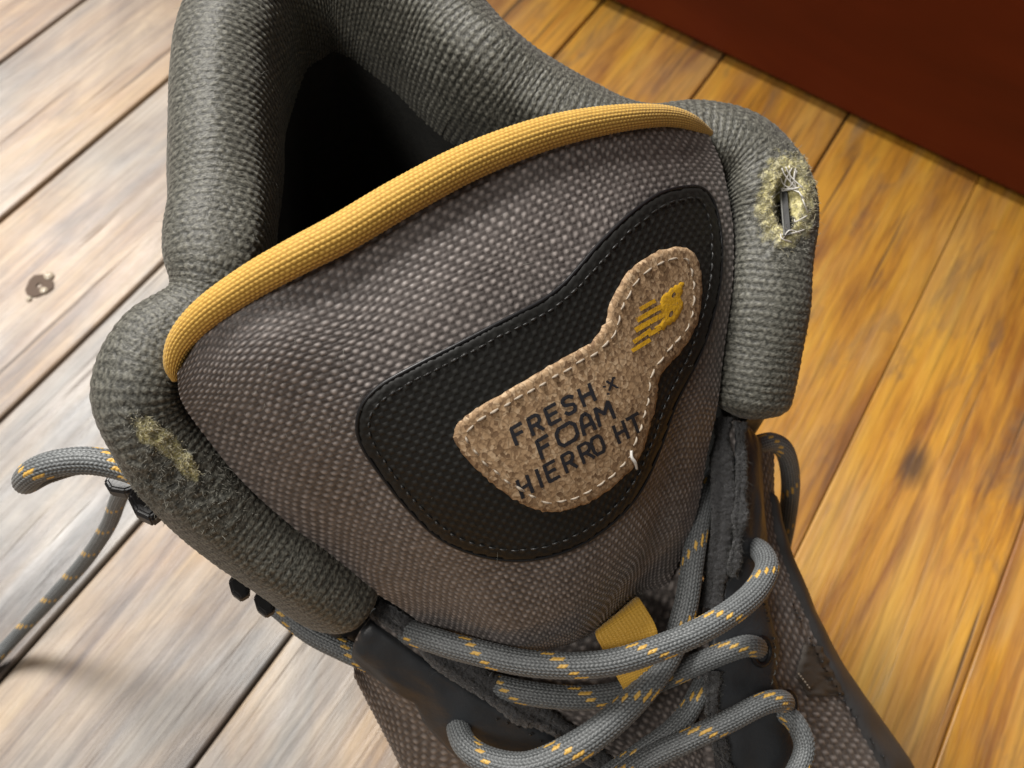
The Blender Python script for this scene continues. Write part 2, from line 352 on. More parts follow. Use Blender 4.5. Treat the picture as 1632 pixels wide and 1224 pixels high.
# ------------------------------------------------------------------ boot frame and sole
HEEL = P(490, -130, .155)*[1, 1, 0]; E1 = np.array([.86, -.51, 0]); E1 /= np.linalg.norm(E1); E2 = np.array([-E1[1], E1[0], 0])
def B(s, l, z): return HEEL + E1*s + E2*l + np.array([0, 0, z])
def centre(s): return 11*np.clip(s/170, 0, 1.2)/1000
def half(s):   # half width of the foot along the sole, metres
    xs = [-.011, -.007, .004, .03, .09, .14, .19, .23, .26, .28, .288]; ws = [0.004, .019, .029, .035, .036, .040, .050, .050, .041, .024, .004]
    return np.interp(s, xs, ws)
def outline(k=1.0, grow=0.0, n=60):
    t = np.linspace(0, 1, n); s = -.011 + .299*(.5 - .5*np.cos(t*math.pi))
    L = [B(q, centre(q*1000) - half(q)*k - grow, 0) for q in s]; Rr = [B(q, centre(q*1000) + half(q)*k + grow, 0) for q in s]
    return np.array(L + Rr[::-1])
def slab(name, ks, mat, parent=boot):
    o2 = outline(); c0 = o2.mean(0); rows = []
    for z, g in ks:
        d = o2 - c0; d = d/np.linalg.norm(d, axis=1)[:, None]; rows.append(o2 + d*g + [0, 0, z])
    g = np.array(rows); n = g.shape[1]; V = g.reshape(-1, 3); F = [tuple(q) for q in quads(len(ks), n, True)]
    F += [tuple(range(n)), tuple(range((len(ks) - 1)*n, len(ks)*n))[::-1]]
    return mesh_obj(name, V, F, mat, parent, False)
outsole = slab('outsole', [(.004, -.003), (.0045, 0), (.010, .001), (.0105, 0)], M_rubber)
slab('midsole', [(.0107, -.001), (.012, .001), (.022, .002), (.032, -.001), (.033, -.004)], M_rubber)
for s in np.arange(.0, .27, .022):
    for sd in (-1, 1):
        h = half(s) - .012; cc = B(s, centre(s*1000) + sd*h*.75, 0); lw = .009; V = []
        for zz, k2 in ((0.0, .85), (.0043, 1)):
            for (aa, bb2) in ((-1, -1), (1, -1), (1, 1), (-1, 1)): V.append(cc + E1*aa*.007*k2 + E2*bb2*lw*k2 + np.array([0, 0, zz]))
        mesh_obj('lug', V, [(0, 1, 2, 3), (4, 7, 6, 5), (0, 4, 5, 1), (1, 5, 6, 2), (2, 6, 7, 3), (3, 7, 4, 0)], M_rubber, outsole, False)
ol = outline(.86, 0); mesh_obj('insole', np.concatenate([ol + [0, 0, .04]]), [tuple(range(len(ol)))], M_insole, boot, False)

# ------------------------------------------------------------------ collar: a padded roll round the opening with two front wings
st = [(578, 968, .106, 6.0), (548, 946, .110, 6.7), (480, 902, .117, 6.5), (391, 838, .125, 6.5), (303, 760, .134, 6.5), (242, 688, .141, 6.5), (220, 620, .146, 6.6),
      (252, 548, .149, 6.3), (322, 486, .150, 5.6), (342, 410, .152, 7.6), (350, 300, .153, 8.6), (352, 180, .155, 9.2), (362, 70, .157, 9.6), (410, -30, .159, 8.8), (508, -72, .160, 8.2),
      (602, -50, .159, 8.2), (688, 12, .156, 8.6), (762, 88, .153, 8.2), (846, 152, .149, 8.0), (938, 200, .147, 7.4), (1030, 222, .146, 6.8), (1115, 218, .146, 6.8), (1188, 243, .145, 7.3),
      (1230, 315, .142, 8.0), (1230, 400, .138, 7.6), (1221, 490, .133, 7.6), (1209, 570, .127, 7.6), (1198, 630, .122, 7.4), (1192, 664, .119, 7.2)]
path = np.array([np.r_[P(x, y, z), r/1000] for x, y, z, r in st])
NS = 2300
pc, ps = curve(path, NS); LT = ps[-1]
T = np.gradient(pc[:, :3], axis=0); T /= np.linalg.norm(T, axis=1)[:, None]
ker = np.hanning(121); ker /= ker.sum()
nin = np.cross(T, [0, 0, 1.0])
nin = np.stack([np.convolve(np.pad(nin[:, k], 60, 'edge'), ker, 'valid') for k in range(3)], -1); nin /= np.linalg.norm(nin, axis=1)[:, None]
upv = np.cross(nin, T); upv /= np.linalg.norm(upv, axis=1)[:, None]
sN = ps/LT
heelw = np.clip(np.minimum((sN - .27)/.08, (.72 - sN)/.08), 0, 1); heelw = heelw**2*(3 - 2*heelw)
capd = np.minimum(ps, LT - ps); cap = np.sqrt(np.clip(1 - (1 - np.clip(capd/.0042, 0, 1))**2, 0.02, 1))
sec_w = np.array([(-.55, -1.75), (-.92, -1.2), (-1.08, -.5), (-.92, .52), (-.05, .92), (.88, .58), (1.05, -.35), (.95, -1.3), (.55, -2.0), (.3, -2.4)])
sec_h = np.array([(-.95, -2.4), (-1.02, -1.5), (-1.03, -.5), (-.80, .55), (-.02, 1.0), (.72, .62), (1.0, -.2), (1.04, -.9), (1.02, -1.5), (.92, -2.15)])
NT = 190
tt = np.linspace(0, 1, 400); 
def sec(w_):
    s_ = sec_w*(1 - w_) + sec_h*w_; c_ = basis(tt, 10)@s_; L = np.r_[0, np.cumsum(np.linalg.norm(np.diff(c_, axis=0), axis=1))]; q = np.linspace(0, L[-1], NT)
    return np.stack([np.interp(q, L, c_[:, 0]), np.interp(q, L, c_[:, 1])], -1)
lut = np.array([sec(x) for x in np.linspace(0, 1, 21)])
S = lut[np.round(heelw*20).astype(int)]
rr = (pc[:, 3]*cap)[:, None, None]
G = pc[:, None, :3] + nin[:, None]*S[:, :, :1]*rr + upv[:, None]*S[:, :, 1:]*rr
G += gnormal(G)*0
lump = smooth_noise(G.shape[:2], (40, 6), 3)*.00016
Nn = gnormal(G)
if np.mean(np.sum(Nn[:, 90]*upv, 1)) < 0: Nn = -Nn
# knit relief: staggered oval bumps in rows along the rim
tl = np.linspace(0, 1, NT)[None, :]*.050; su = ps[:, None]
wob = smooth_noise(G.shape[:2], (60, 10), 5)*.00014
ra = (su + wob)/.00134; row = np.floor(ra); fr = ra - row
cb_ = (tl + smooth_noise(G.shape[:2], (60, 14), 6)*.00012)/.00114 + .5*(row % 2); fc = cb_ - np.floor(cb_)
ov = np.clip(1 - ((fr - .5)/.40)**2 - ((fc - .5)/.47)**2, 0, 1)**.7
cell = rng.uniform(.65, 1.0, (400, 80))[np.clip(row.astype(int), 0, 399), np.clip(np.floor(cb_).astype(int), 0, 79)]
thread = .5 + .5*np.sin(2*math.pi*(su/.00055 + .9*smooth_noise(G.shape[:2], (200, 50), 7) + .25*np.sin(2*math.pi*fc)))
inner = np.clip((np.linspace(0, 1, NT) - .50)/.15, 0, 1)[None, :]          # bumps stand out on the inner side, the rim is worn flat
ovh = ov*cell*(.62 + .38*inner)
fine_n = smooth_noise(G.shape[:2], (900, 120), 8)
hk = ovh*.00029 + .00008*thread*(1 - .6*ov) + .00002*fine_n
# worn places
gp = to_px(G)
def blob(cx, cy, rx, ry, ang, p=1.4):
    a = math.radians(ang); dx = gp[..., 0] - cx; dy = gp[..., 1] - cy
    X = (dx*math.cos(a) + dy*math.sin(a))/rx; Y = (-dx*math.sin(a) + dy*math.cos(a))/ry; return np.clip(1 - (X*X + Y*Y)**(p/2)*.5, 0, 1)
facing = np.sum(Nn*(CAM - G), 2) > 0
right = (sN > .6)[:, None]; left = (sN < .35)[:, None]
wearR = blob(1254, 320, 43, 72, 8)*right*facing; wearL = (blob(234, 690, 15, 42, -38) + blob(275, 712, 14, 46, -38) + .8*blob(300, 748, 14, 22, -30))*left*facing; wearL = np.clip(wearL, 0, 1)
wear = np.clip(wearR*1.02 + wearL*.80, 0, 1); fz = np.clip(wearR*1.3 + wearL*1.2 + .9*blob(240, 770, 45, 40, -30)*left*facing + .6*blob(330, 790, 60, 40, 40)*left*facing, 0, 1)
crater = np.clip(blob(1256, 318, 22, 44, 5, 3)*1.6 - .6, 0, 1)*right*facing
rough_n = rng.normal(size=G.shape[:2])*.00009
hk = hk*(1 - .8*np.clip(fz*1.3, 0, 1)) + fz*(rough_n + smooth_noise(G.shape[:2], (300, 60), 9)*.00028)
G2 = G + Nn*(hk + lump - crater*.0056)[..., None]
yarn = np.clip(.04 + .62*ovh**1.3 + .30*thread**2 + .10*fine_n, 0, 1)
collar = mesh_obj('collar', G2.reshape(-1, 3), quads(NS, NT), M_collar, attrs={'yarn': yarn.ravel(), 'wear': wear.ravel(), 'hole': (blob(1261, 335, 13, 33, 4, 2.4)*right*facing).ravel()})
collar['label'] = 'padded olive-grey knit collar with a frayed hole and a worn patch'

# shell below the roll and black lining inside
NS2 = 160; ix = np.linspace(0, NS - 1, NS2).astype(int)
foot_s = np.array([np.dot(p - HEEL, E1) for p in pc[ix, :3]]); foot_l = np.array([np.dot(p - HEEL, E2) for p in pc[ix, :3]])
rows_o, rows_i = [], []
for k, i in enumerate(ix):
    a0 = G[i, 30]; l = foot_l[k]; s_ = np.clip(foot_s[k]*1.0 - .011*np.clip(1 - foot_s[k]/.03, 0, 1), -.0105, .2)
    cl = centre(s_*1000); lim = half(s_); lt = cl + np.clip((l - cl)*1.0, -lim, lim)*.98
    bt = B(s_, lt, .03); c1 = a0*.55 + bt*.45; rows_o.append([a0 - Nn[i, 30]*.0012, a0*.8 + bt*.2 + np.array([0, 0, -.002]), c1, a0*.25 + bt*.75, bt])
    b0 = G[i, 180]; bi = B(s_, cl + (lt - cl)*.8, .042); rows_i.append([b0 - Nn[i, 180]*.0004, b0*.7 + bi*.3 - np.array([0, 0, .004]), b0*.35 + bi*.65, bi])
ro = np.array(rows_o); mesh_obj('shaft', Surf(ro).grid_raw(np.linspace(0, 1, 24), np.linspace(0, 1, 240)).reshape(-1, 3), quads(240, 24), M_leather)
ri = np.array(rows_i); mesh_obj('lining', Surf(ri).grid_raw(np.linspace(0, 1, 20), np.linspace(0, 1, 200)).reshape(-1, 3), quads(200, 20), M_lining)

# ------------------------------------------------------------------ weave and tongue
def weave(U, V, amp, jig=None):
    """plain weave: U, V in threads; returns relief and which yarn lies on top"""
    iu, iv = np.floor(U), np.floor(V); fu, fv = U - iu - .5, V - iv - .5; even = (iu + iv) % 2 < .5
    ax, ac = np.where(even, fu, fv), np.where(even, fv, fu)
    hgt = np.sqrt(np.clip(1 - (ac/.52)**2, 0, 1))*(.35 + .65*np.cos(ax*math.pi)**.8)
    hgt = np.where(even, hgt, hgt*.62)
    r_ = np.random.default_rng(77).uniform(.62, 1.12, (260, 260)); rr_ = r_[iu.astype(int) % 260, iv.astype(int) % 260]; yr = np.random.default_rng(78).uniform(.8, 1.1, 260)[iv.astype(int) % 260]
    return hgt*amp*(.75 + .25*rr_), np.clip(np.where(even, .10 + .90*hgt**2, .05 + .12*hgt)*rr_*yr, 0, 1)
tw = [[(282, 592, .154), (372, 478, .163), (540, 385, .168), (720, 288, .169), (900, 216, .167), (1030, 190, .161), (1126, 210, .153)],
      [(290, 640, .149), (392, 560, .159), (560, 478, .1645), (740, 388, .166), (912, 318, .1635), (1055, 272, .157), (1152, 272, .148)],
      [(325, 692, .143), (440, 640, .153), (592, 578, .159), (760, 500, .161), (930, 436, .158), (1074, 378, .151), (1168, 368, .142)],
      [(385, 760, .135), (498, 722, .145), (640, 678, .152), (800, 618, .154), (960, 550, .151), (1090, 490, .144), (1164, 478, .136)],
      [(460, 830, .127), (565, 803, .136), (690, 776, .144), (842, 728, .1465), (985, 660, .144), (1092, 600, .137), (1152, 590, .129)],
      [(540, 897, .118), (630, 878, .127), (742, 862, .135), (878, 828, .138), (1003, 762, .136), (1080, 700, .130), (1132, 692, .122)],
      [(615, 952, .110), (690, 945, .118), (785, 940, .125), (898, 918, .1285), (1003, 860, .127), (1068, 805, .122), (1115, 790, .115)],
      [(675, 995, .103), (742, 1002, .109), (822, 1008, .115), (912, 985, .118), (988, 930, .117), (1044, 888, .114), (1090, 872, .108)],
      [(712, 1018, .098), (772, 1030, .102), (842, 1034, .1065), (912, 1018, .109), (968, 984, .109), (1016, 942, .107), (1066, 930, .103)],
      [(728, 1020, .094), (782, 1034, .097), (846, 1038, .100), (912, 1024, .1025), (966, 990, .103), (1012, 950, .101), (1060, 940, .098)]]
TS = Surf([PL(r) for r in tw])
CU, CV = TS.lu/.00092, TS.lv/.00092
print('tongue mm', TS.lu*1000, TS.lv*1000, 'cells', CU, CV)
nu, nv = int(CU*4.6), int(CV*4.6)
u, v = np.linspace(0, 1, nu), np.linspace(0, 1, nv); g = TS.grid(u, v)
wave = smooth_noise((nv, nu), (12, 14), 21)
Ug = u[None]*CU + wave*.35; Vg = v[:, None]*CV + smooth_noise((nv, nu), (14, 12), 22)*.35
hh, yy = weave(Ug, Vg, .00030)
nn = gnormal(g); 
if np.mean(np.sum(nn*(CAM - g), 2)) < 0: nn = -nn
crease = .0006*np.exp(-((v[:, None] - .80 - .05*np.sin(u[None]*5))/.02)**2)*np.exp(-((u[None] - .3)/.16)**2)
g2 = g + nn*(hh + smooth_noise((nv, nu), (7, 8), 23)*.00025 - crease)[..., None]
# back of the cushion
ub, vb = np.linspace(0, 1, 40), np.linspace(0, 1, 40); gb = TS.grid(ub, vb); nb_ = gnormal(gb)
if np.mean(np.sum(nb_*(CAM - gb), 2)) < 0: nb_ = -nb_
edge = np.minimum(np.minimum(ub[None], 1 - ub[None]), np.minimum(vb[:, None], 1 - vb[:, None])); th = .0015 + .011*np.clip(edge/.16, 0, 1)**.6
gback = (gb - nb_*th[..., None]).reshape(-1, 3)
tongue = mesh_obj('tongue', g2.reshape(-1, 3), quads(nv, nu), M_weave, attrs={'yarn': yy.ravel()})
tongue['label'] = 'padded grey-brown woven tongue with cork label'
mesh_obj('tongue_lining', gback, quads(40, 40), M_lining, tongue)

def tube(pts, step, nc, rel=None, aspect=1.0):
    """swept tube; pts rows (x, y, z, radius); rel(U metres, V turns) -> relief and attributes"""
    c, s = curve(pts, step=step); Tn = np.gradient(c[:, :3], axis=0); Tn /= np.linalg.norm(Tn, axis=1)[:, None]
    n0 = np.cross(Tn[0], [0, 0, 1.0]); n0 /= np.linalg.norm(n0) + 1e-12; A = [n0]
    for i in range(1, len(c)):
        a = A[-1] - Tn[i]*A[-1].dot(Tn[i]); A.append(a/np.linalg.norm(a))
    A = np.array(A); Bn = np.cross(Tn, A); V = np.arange(nc)/nc; th_ = V*2*math.pi
    at = {}
    r = c[:, 3][:, None]*np.ones((1, nc))
    if rel: h, at = rel(s[:, None] + 0*V[None], V[None] + 0*s[:, None]); r = r + h*np.minimum(1, c[:, 3][:, None]/.0015)
    g = c[:, None, :3] + (A[:, None]*np.cos(th_)[None, :, None] + Bn[:, None]*np.sin(th_)[None, :, None]*aspect)*r[..., None]
    V3 = g.reshape(-1, 3); F = quads(len(c), nc, True); n = len(V3)
    V3 = np.concatenate([V3, c[:1, :3], c[-1:, :3]]); i0 = np.arange(nc); i1 = np.roll(i0, -1); k = (len(c) - 1)*nc
    F = np.concatenate([F, np.stack([i1, i0, np.full(nc, n), np.full(nc, n)], 1)[:, :4], np.stack([k + i0, k + i1, np.full(nc, n + 1), np.full(nc, n + 1)], 1)])
    at = {q: np.r_[x.ravel(), x.ravel()[0], x.ravel()[-1]] for q, x in at.items()}
    return V3, F, at
def tube_obj(name, pts, step, nc, mat, rel=None, parent=boot, kind=None, aspect=1.0):
    V3, F, at = tube(pts, step, nc, rel, aspect); Fq = F[F[:, 2] != F[:, 3]]; Ft = F[F[:, 2] == F[:, 3]][:, :3]
    # triangles of the caps as quads folded on the centre would be degenerate: split the body instead
    me_faces = [tuple(q) for q in Ft]
    o = mesh_obj(name, V3, Fq, mat, parent, True, at, kind)
    bm = bmesh.new(); bm.from_mesh(o.data); bm.verts.ensure_lookup_table()
    for q in me_faces:
        try: bm.faces.new([bm.verts[i] for i in q]).smooth = True
        except ValueError: pass
    bm.to_mesh(o.data); bm.free(); return o

# piping along the top of the tongue
pp = [(279, 606, .152, .5), (276, 580, .1545, 1.3), (290, 541, .158, 1.9), (330, 497, .1625, 2.2), (400, 449, .1665, 2.45), (470, 410, .1695, 2.6), (545, 371, .171, 2.75), (640, 315, .172, 2.8),
      (740, 262, .172, 2.75), (840, 222, .171, 2.6), (920, 200, .169, 2.4), (1000, 187, .166, 2.05), (1060, 185, .162, 1.7), (1100, 194, .158, 1.3), (1132, 212, .153, .6)]
def knit(U, V):
    n = 24; a = V*n; i = np.floor(a); fv = a - i; b2 = U/.00085 + .5*(i % 2) + .35*np.abs(fv - .5); j = np.floor(b2); fu = b2 - j
    h = np.clip(1 - ((fu - .5)/.5)**2, 0, 1)**.6*np.clip(1 - ((fv - .5)/.5)**2, 0, 1)**.5
    return h*.00019, {'yarn': h**1.3}
tube_obj('piping', [np.r_[P(x, y, z - .001), r*1.03/1000] for x, y, z, r in pp], .00022, 96, M_pipe, knit, tongue)

# lower tongue under the laces
lt_ = [[(670, 990, .0930), (800, 1000, .0965), (905, 985, .0990), (1005, 935, .1035), (1120, 860, .1045)],
       [(690, 1030, .0935), (800, 1042, .097), (910, 1035, .0985), (1010, 1000, .1010), (1120, 955, .1000)],
       [(740, 1085, .090), (830, 1090, .0935), (930, 1085, .0950), (1030, 1060, .0955), (1130, 1020, .0945)],
       [(800, 1135, .087), (880, 1140, .0895), (970, 1135, .0908), (1050, 1115, .0908), (1130, 1090, .089)],
       [(870, 1190, .083), (940, 1195, .0855), (1010, 1190, .0865), (1075, 1175, .0865), (1140, 1160, .085)],
       [(950, 1260, .078), (1010, 1265, .080), (1060, 1260, .081), (1110, 1250, .081), (1155, 1235, .080)]]
def weave_obj(name, net, pitch, mat, parent=boot, amp=.00036, per=4.2, rot=0.0):
    s = Surf([PL(r) if len(r[0]) == 3 and not isinstance(r[0], np.ndarray) else np.array(r) for r in net]); a, b2 = s.lu/pitch, s.lv/pitch
    nu, nv = int(a*per), int(b2*per); u, v = np.linspace(0, 1, nu), np.linspace(0, 1, nv); g = s.grid(u, v); U, V = u[None]*a + 0*v[:, None], v[:, None]*b2 + 0*u[None]
    if rot: U, V = U*math.cos(rot) - V*math.sin(rot), U*math.sin(rot) + V*math.cos(rot)
    h, y = weave(U + smooth_noise((nv, nu), (8, 8), 31)*.3, V + smooth_noise((nv, nu), (8, 8), 32)*.3, amp); n = gnormal(g); w0 = nv//3
    if np.mean(np.sum(n[:w0]*(CAM - g[:w0]), 2)) < 0: n = -n
    o = mesh_obj(name, (g + n*h[..., None]).reshape(-1, 3), quads(nv, nu), mat, parent, attrs={'yarn': y.ravel()}); return o, s
weave_obj('lower_tongue', lt_, .00125, M_weave2)

# ------------------------------------------------------------------ quarters
def fb(s, sd, z=.03): return B(s, centre(s*1000) + sd*half(s), z)
LQn = [[P(*p) for p in r] for r in (
    [(592, 980, .1045), (650, 1022, .1015), (720, 1068, .0975), (800, 1117, .0932), (890, 1166, .0885), (990, 1238, .082)],
    [(570, 1012, .102), (622, 1062, .0975), (690, 1112, .0925), (770, 1165, .088), (860, 1225, .082), (960, 1300, .076)],
    [(562, 1042, .096), (600, 1090, .090), (655, 1142, .085), (725, 1205, .080), (820, 1275, .074), (920, 1355, .068)],
    [(572, 1070, .085), (596, 1125, .077), (622, 1182, .070), (656, 1250, .063), (710, 1330, .056), (800, 1430, .05)])] + \
    [[fb(s, -1)*[1, 1, 0] + np.array([0, 0, .034]) for s in (.098, .115, .133, .150, .175, .205)]]
RQn = [[P(*p) for p in r] for r in (
    [(1150, 668, .117), (1140, 760, .1125), (1130, 860, .107), (1120, 960, .101), (1112, 1060, .0955), (1114, 1150, .090), (1125, 1240, .084)],
    [(1180, 672, .117), (1182, 770, .112), (1178, 860, .1065), (1165, 960, .101), (1168, 1060, .0955), (1180, 1150, .0895), (1195, 1240, .083)],
    [(1200, 690, .110), (1208, 790, .104), (1215, 880, .099), (1225, 960, .095), (1243, 1060, .089), (1265, 1150, .083), (1290, 1240, .077)],
    [(1203, 715, .09), (1212, 815, .085), (1250, 905, .08), (1288, 978, .075), (1334, 1060, .068), (1392, 1145, .06), (1455, 1240, .05)])] + \
    [[fb(s, 1)*[1, 1, 0] + np.array([0, 0, .034]) for s in (.075, .095, .115, .135, .155, .178, .20)]]
for nm, q in (('L', LQn), ('R', RQn)): print(nm, [tuple(np.round(to_px(p))) for p in q[4]])
lq, LQ = weave_obj('left_quarter', LQn, .00135, M_weave2); rq, RQ = weave_obj('right_quarter', RQn, .00135, M_weave2)
lq.name = 'quarter'; rq.name = 'quarter'
# vamp and toe beyond the frame
vr = []
for s in np.linspace(.172, .287, 11):
    k = (s - .172)/.115; hz = .073*(1 - k)**.5 + .036*k; hw = half(s) + .0005 - .006*np.clip((.215 - s)/.03, 0, 1); cc = centre(s*1000)
    vr.append([B(s, cc + math.cos(a)*hw, .03 + max(hz - .03, .003)*math.sin(a)**.8) for a in np.linspace(math.pi, 0, 13)])
mesh_obj('vamp', Surf(vr).grid_raw(np.linspace(0, 1, 60), np.linspace(0, 1, 50)).reshape(-1, 3), quads(50, 60), M_rand)

# ------------------------------------------------------------------ flat pieces sewn on a surface
def inside(poly, p):
    x, y = p[:, 0], p[:, 1]; r = np.zeros(len(p), bool); n = len(poly)
    for i in range(n):
        (x1, y1), (x2, y2) = poly[i], poly[(i + 1) % n]
        if y1 == y2: continue
        r ^= ((y1 > y) != (y2 > y)) & (x < (x2 - x1)*(y - y1)/(y2 - y1) + x1)
    return r
def pdist(poly, p):
    d = np.full(len(p), 1e9); n = len(poly)
    for i in range(n):
        a, b2 = poly[i], poly[(i + 1) % n]; ab = b2 - a; t = np.clip(((p - a)@ab)/(ab@ab + 1e-9), 0, 1); d = np.minimum(d, np.linalg.norm(p - a - t[:, None]*ab, axis=1))
    return d
def closed(pts, n):
    p = np.asarray(pts, float); k = len(p); ext = np.concatenate([p[-3:], p, p[:3]]); u = np.linspace(3/(k + 5), (k + 3)/(k + 5), n*6, endpoint=False); c = basis(u, k + 6)@ext
    s = np.r_[0, np.cumsum(np.linalg.norm(np.diff(np.concatenate([c, c[:1]]), axis=0), axis=1))]; q = np.linspace(0, s[-1], n, endpoint=False); c = np.concatenate([c, c[:1]])
    return np.stack([np.interp(q, s, c[:, 0]), np.interp(q, s, c[:, 1])], -1)
def patch(name, surf, poly, grid, base, thick, mat, parent, rim=6.0, holes=(), cells=None, fuzz=0.0, bottom=True):
    """a thin piece cut to an outline and laid on a surface, with a rounded edge"""
    poly = np.asarray(poly, float)
    if fuzz: poly = poly + np.random.default_rng(5).normal(size=poly.shape)*fuzz
    lo, hi = poly.min(0), poly.max(0); gx, gy = np.meshgrid(np.arange(lo[0], hi[0], grid), np.arange(lo[1], hi[1], grid*.87)); gx[1::2] += grid/2
    p = np.stack([gx.ravel(), gy.ravel()], -1); p = p[inside(poly, p)]; p = p[pdist(poly, p) > grid*.5]
    vs = [tuple(x) for x in poly]; ed = [(i, (i + 1) % len(poly)) for i in range(len(poly))]
    for hpoly in holes:
        hpoly = np.asarray(hpoly, float); k = len(vs); vs += [tuple(x) for x in hpoly]; ed += [(k + i, k + (i + 1) % len(hpoly)) for i in range(len(hpoly))]; p = p[~inside(hpoly, p)]
    # ring just inside the edge so that it can round off
    vs += [tuple(x) for x in p]
    r = delaunay_2d_cdt([Vector(x) for x in vs], ed, [], 1 if not holes else 1, 1e-5); q = np.array([tuple(x) for x in r[0]]); F = [tuple(t) for t in r[2]]
    if holes:
        cen = np.array([q[list(t)].mean(0) for t in F]); ok = np.ones(len(F), bool)
        for hpoly in holes: ok &= ~inside(np.asarray(hpoly, float), cen)
        F = [t for t, k in zip(F, ok) if k]
    dd = pdist(poly, q); e = np.clip(dd/rim, 0, 1); off = base + thick*(.35 + .65*np.sqrt(np.clip(1 - (1 - e)**2, 0, 1)))
    V3, uu, vv = surf.lift(q, off); at = {'rim': np.clip(1.4 - dd/(rim*3.2), 0, 1)}
    if cells: at['uvw'] = np.stack([uu*cells[0], vv*cells[1], 0*uu], -1)
    # skirt down to the surface
    n0 = len(V3)
    bv, _, _ = surf.lift(poly, base - .0003); V3 = np.concatenate([V3, bv]); at = {k: (np.concatenate([x, np.repeat(x[:1], len(bv), 0)]) if x.ndim == 1 else np.concatenate([x, x[:1].repeat(len(bv), 0)])) for k, x in at.items()}
    if 'rim' in at: at['rim'][n0:] = 1
    idx = np.array([np.argmin(((q - a)**2).sum(1)) for a in poly]); m_ = len(poly)
    F += [(int(idx[i]), int(idx[(i + 1) % m_]), n0 + (i + 1) % m_, n0 + i) for i in range(m_) if idx[i] != idx[(i + 1) % m_]]
    o = mesh_obj(name, V3, F, mat, parent, True, at)
    bm = bmesh.new(); bm.from_mesh(o.data); bmesh.ops.recalc_face_normals(bm, faces=bm.faces); bm.to_mesh(o.data); bm.free()
    return o
def stitches(name, surf, line, length, gap, rad, off, mat, parent, jitter=.5, bow=.0002, is_closed=True):
    """a row of sewn stitches, each a small bowed thread"""
    line = np.asarray(line, float); L = np.concatenate([line, line[:1]]) if is_closed else line
    s = np.r_[0, np.cumsum(np.linalg.norm(np.diff(L, axis=0), axis=1))]; Vs, Fs = [], []; k = 0; r = np.random.default_rng(3); x = 0
    while x + length < s[-1]:
        ln = length*r.uniform(.8, 1.15); q = np.linspace(x, x + ln, 7); p = np.stack([np.interp(q, s, L[:, 0]), np.interp(q, s, L[:, 1])], -1) + r.normal(size=2)*jitter
        c, uu, vv = surf.lift(p, off + bow*np.sin(np.linspace(0, math.pi, 7))); n = surf.normal(uu, vv); T_ = np.gradient(c, axis=0); T_ /= np.linalg.norm(T_, axis=1)[:, None]; sd = np.cross(T_, n)
        rad_ = rad*np.array([.5, .85, 1, 1.05, 1, .85, .5])*r.uniform(.8, 1.2)
        for i in range(7):
            for a in range(6): t = a/6*2*math.pi; Vs.append(c[i] + (sd[i]*math.cos(t) + n[i]*math.sin(t)*.8)*rad_[i])
        Fs += [tuple(z + k for z in q2) for q2 in quads(7, 6, True).tolist()] + [tuple(k + z for z in range(6)), tuple(k + 36 + z for z in range(5, -1, -1))]
        k += 42; x += ln + gap*r.uniform(.8, 1.25)
    return mesh_obj(name, Vs, Fs, mat, parent, True, kind='stuff')
def inset(poly, d):
    p = np.asarray(poly); t = np.roll(p, -1, 0) - np.roll(p, 1, 0); t /= np.linalg.norm(t, axis=1)[:, None]; n = np.stack([-t[:, 1], t[:, 0]], -1)
    if not inside(p, p[:1] + n[:1]*3)[0]: n = -n
    q = p + n*d; ok = pdist(p, q) > d*.9; return q[ok]

# black embossed panel on the tongue
pan = closed([(1085, 300), (1113, 302), (1133, 328), (1144, 390), (1138, 470), (1112, 558), (1070, 645), (1045, 715), (1012, 785), (962, 838), (900, 874), (830, 888), (760, 878), (700, 850), (650, 802), (612, 755), (582, 712),
              (571, 680), (577, 645), (603, 615), (655, 585), (725, 550), (800, 511), (856, 482), (890, 457), (918, 427), (952, 388), (1000, 342), (1045, 311)], 150)
panel_o = patch('label_panel', TS, pan, 6, .0003, .0010, M_panel, tongue, rim=4.5, cells=(CU, CV)); panel_o['label'] = 'black embossed panel round the cork label'
V3e, _, _ = TS.lift(np.concatenate([pan, pan[:2]]) , .00085); tube_obj('panel_edge', np.c_[V3e, np.full(len(V3e), .00034)], .0005, 10, M_black, None, panel_o)
stitches('panel_stitching', TS, inset(pan, 19), 11, 5, .00022, .00128, M_blackthread, panel_o)
# cork label
cork = closed([(1085, 398), (1103, 418), (1109, 458), (1105, 502), (1090, 540), (1062, 574), (1041, 602), (1036, 642), (1022, 692), (1004, 737), (970, 770), (930, 797), (880, 811), (835, 800), (790, 771), (750, 736), (726, 706),
               (723, 681), (740, 660), (770, 641), (830, 606), (898, 567), (935, 545), (954, 520), (962, 490), (980, 452), (1010, 420), (1050, 399)], 190)
cork_o = patch('cork_label', TS, cork, 5, .0012, .0006, M_cork, tongue, rim=2.5, fuzz=.85); cork_o['label'] = 'cork label with black print and yellow emblem'
co = .00186
stitches('label_stitching', TS, inset(cork, 17), 14, 8.5, .00022, co, M_dust, cork_o, .8, .00025)

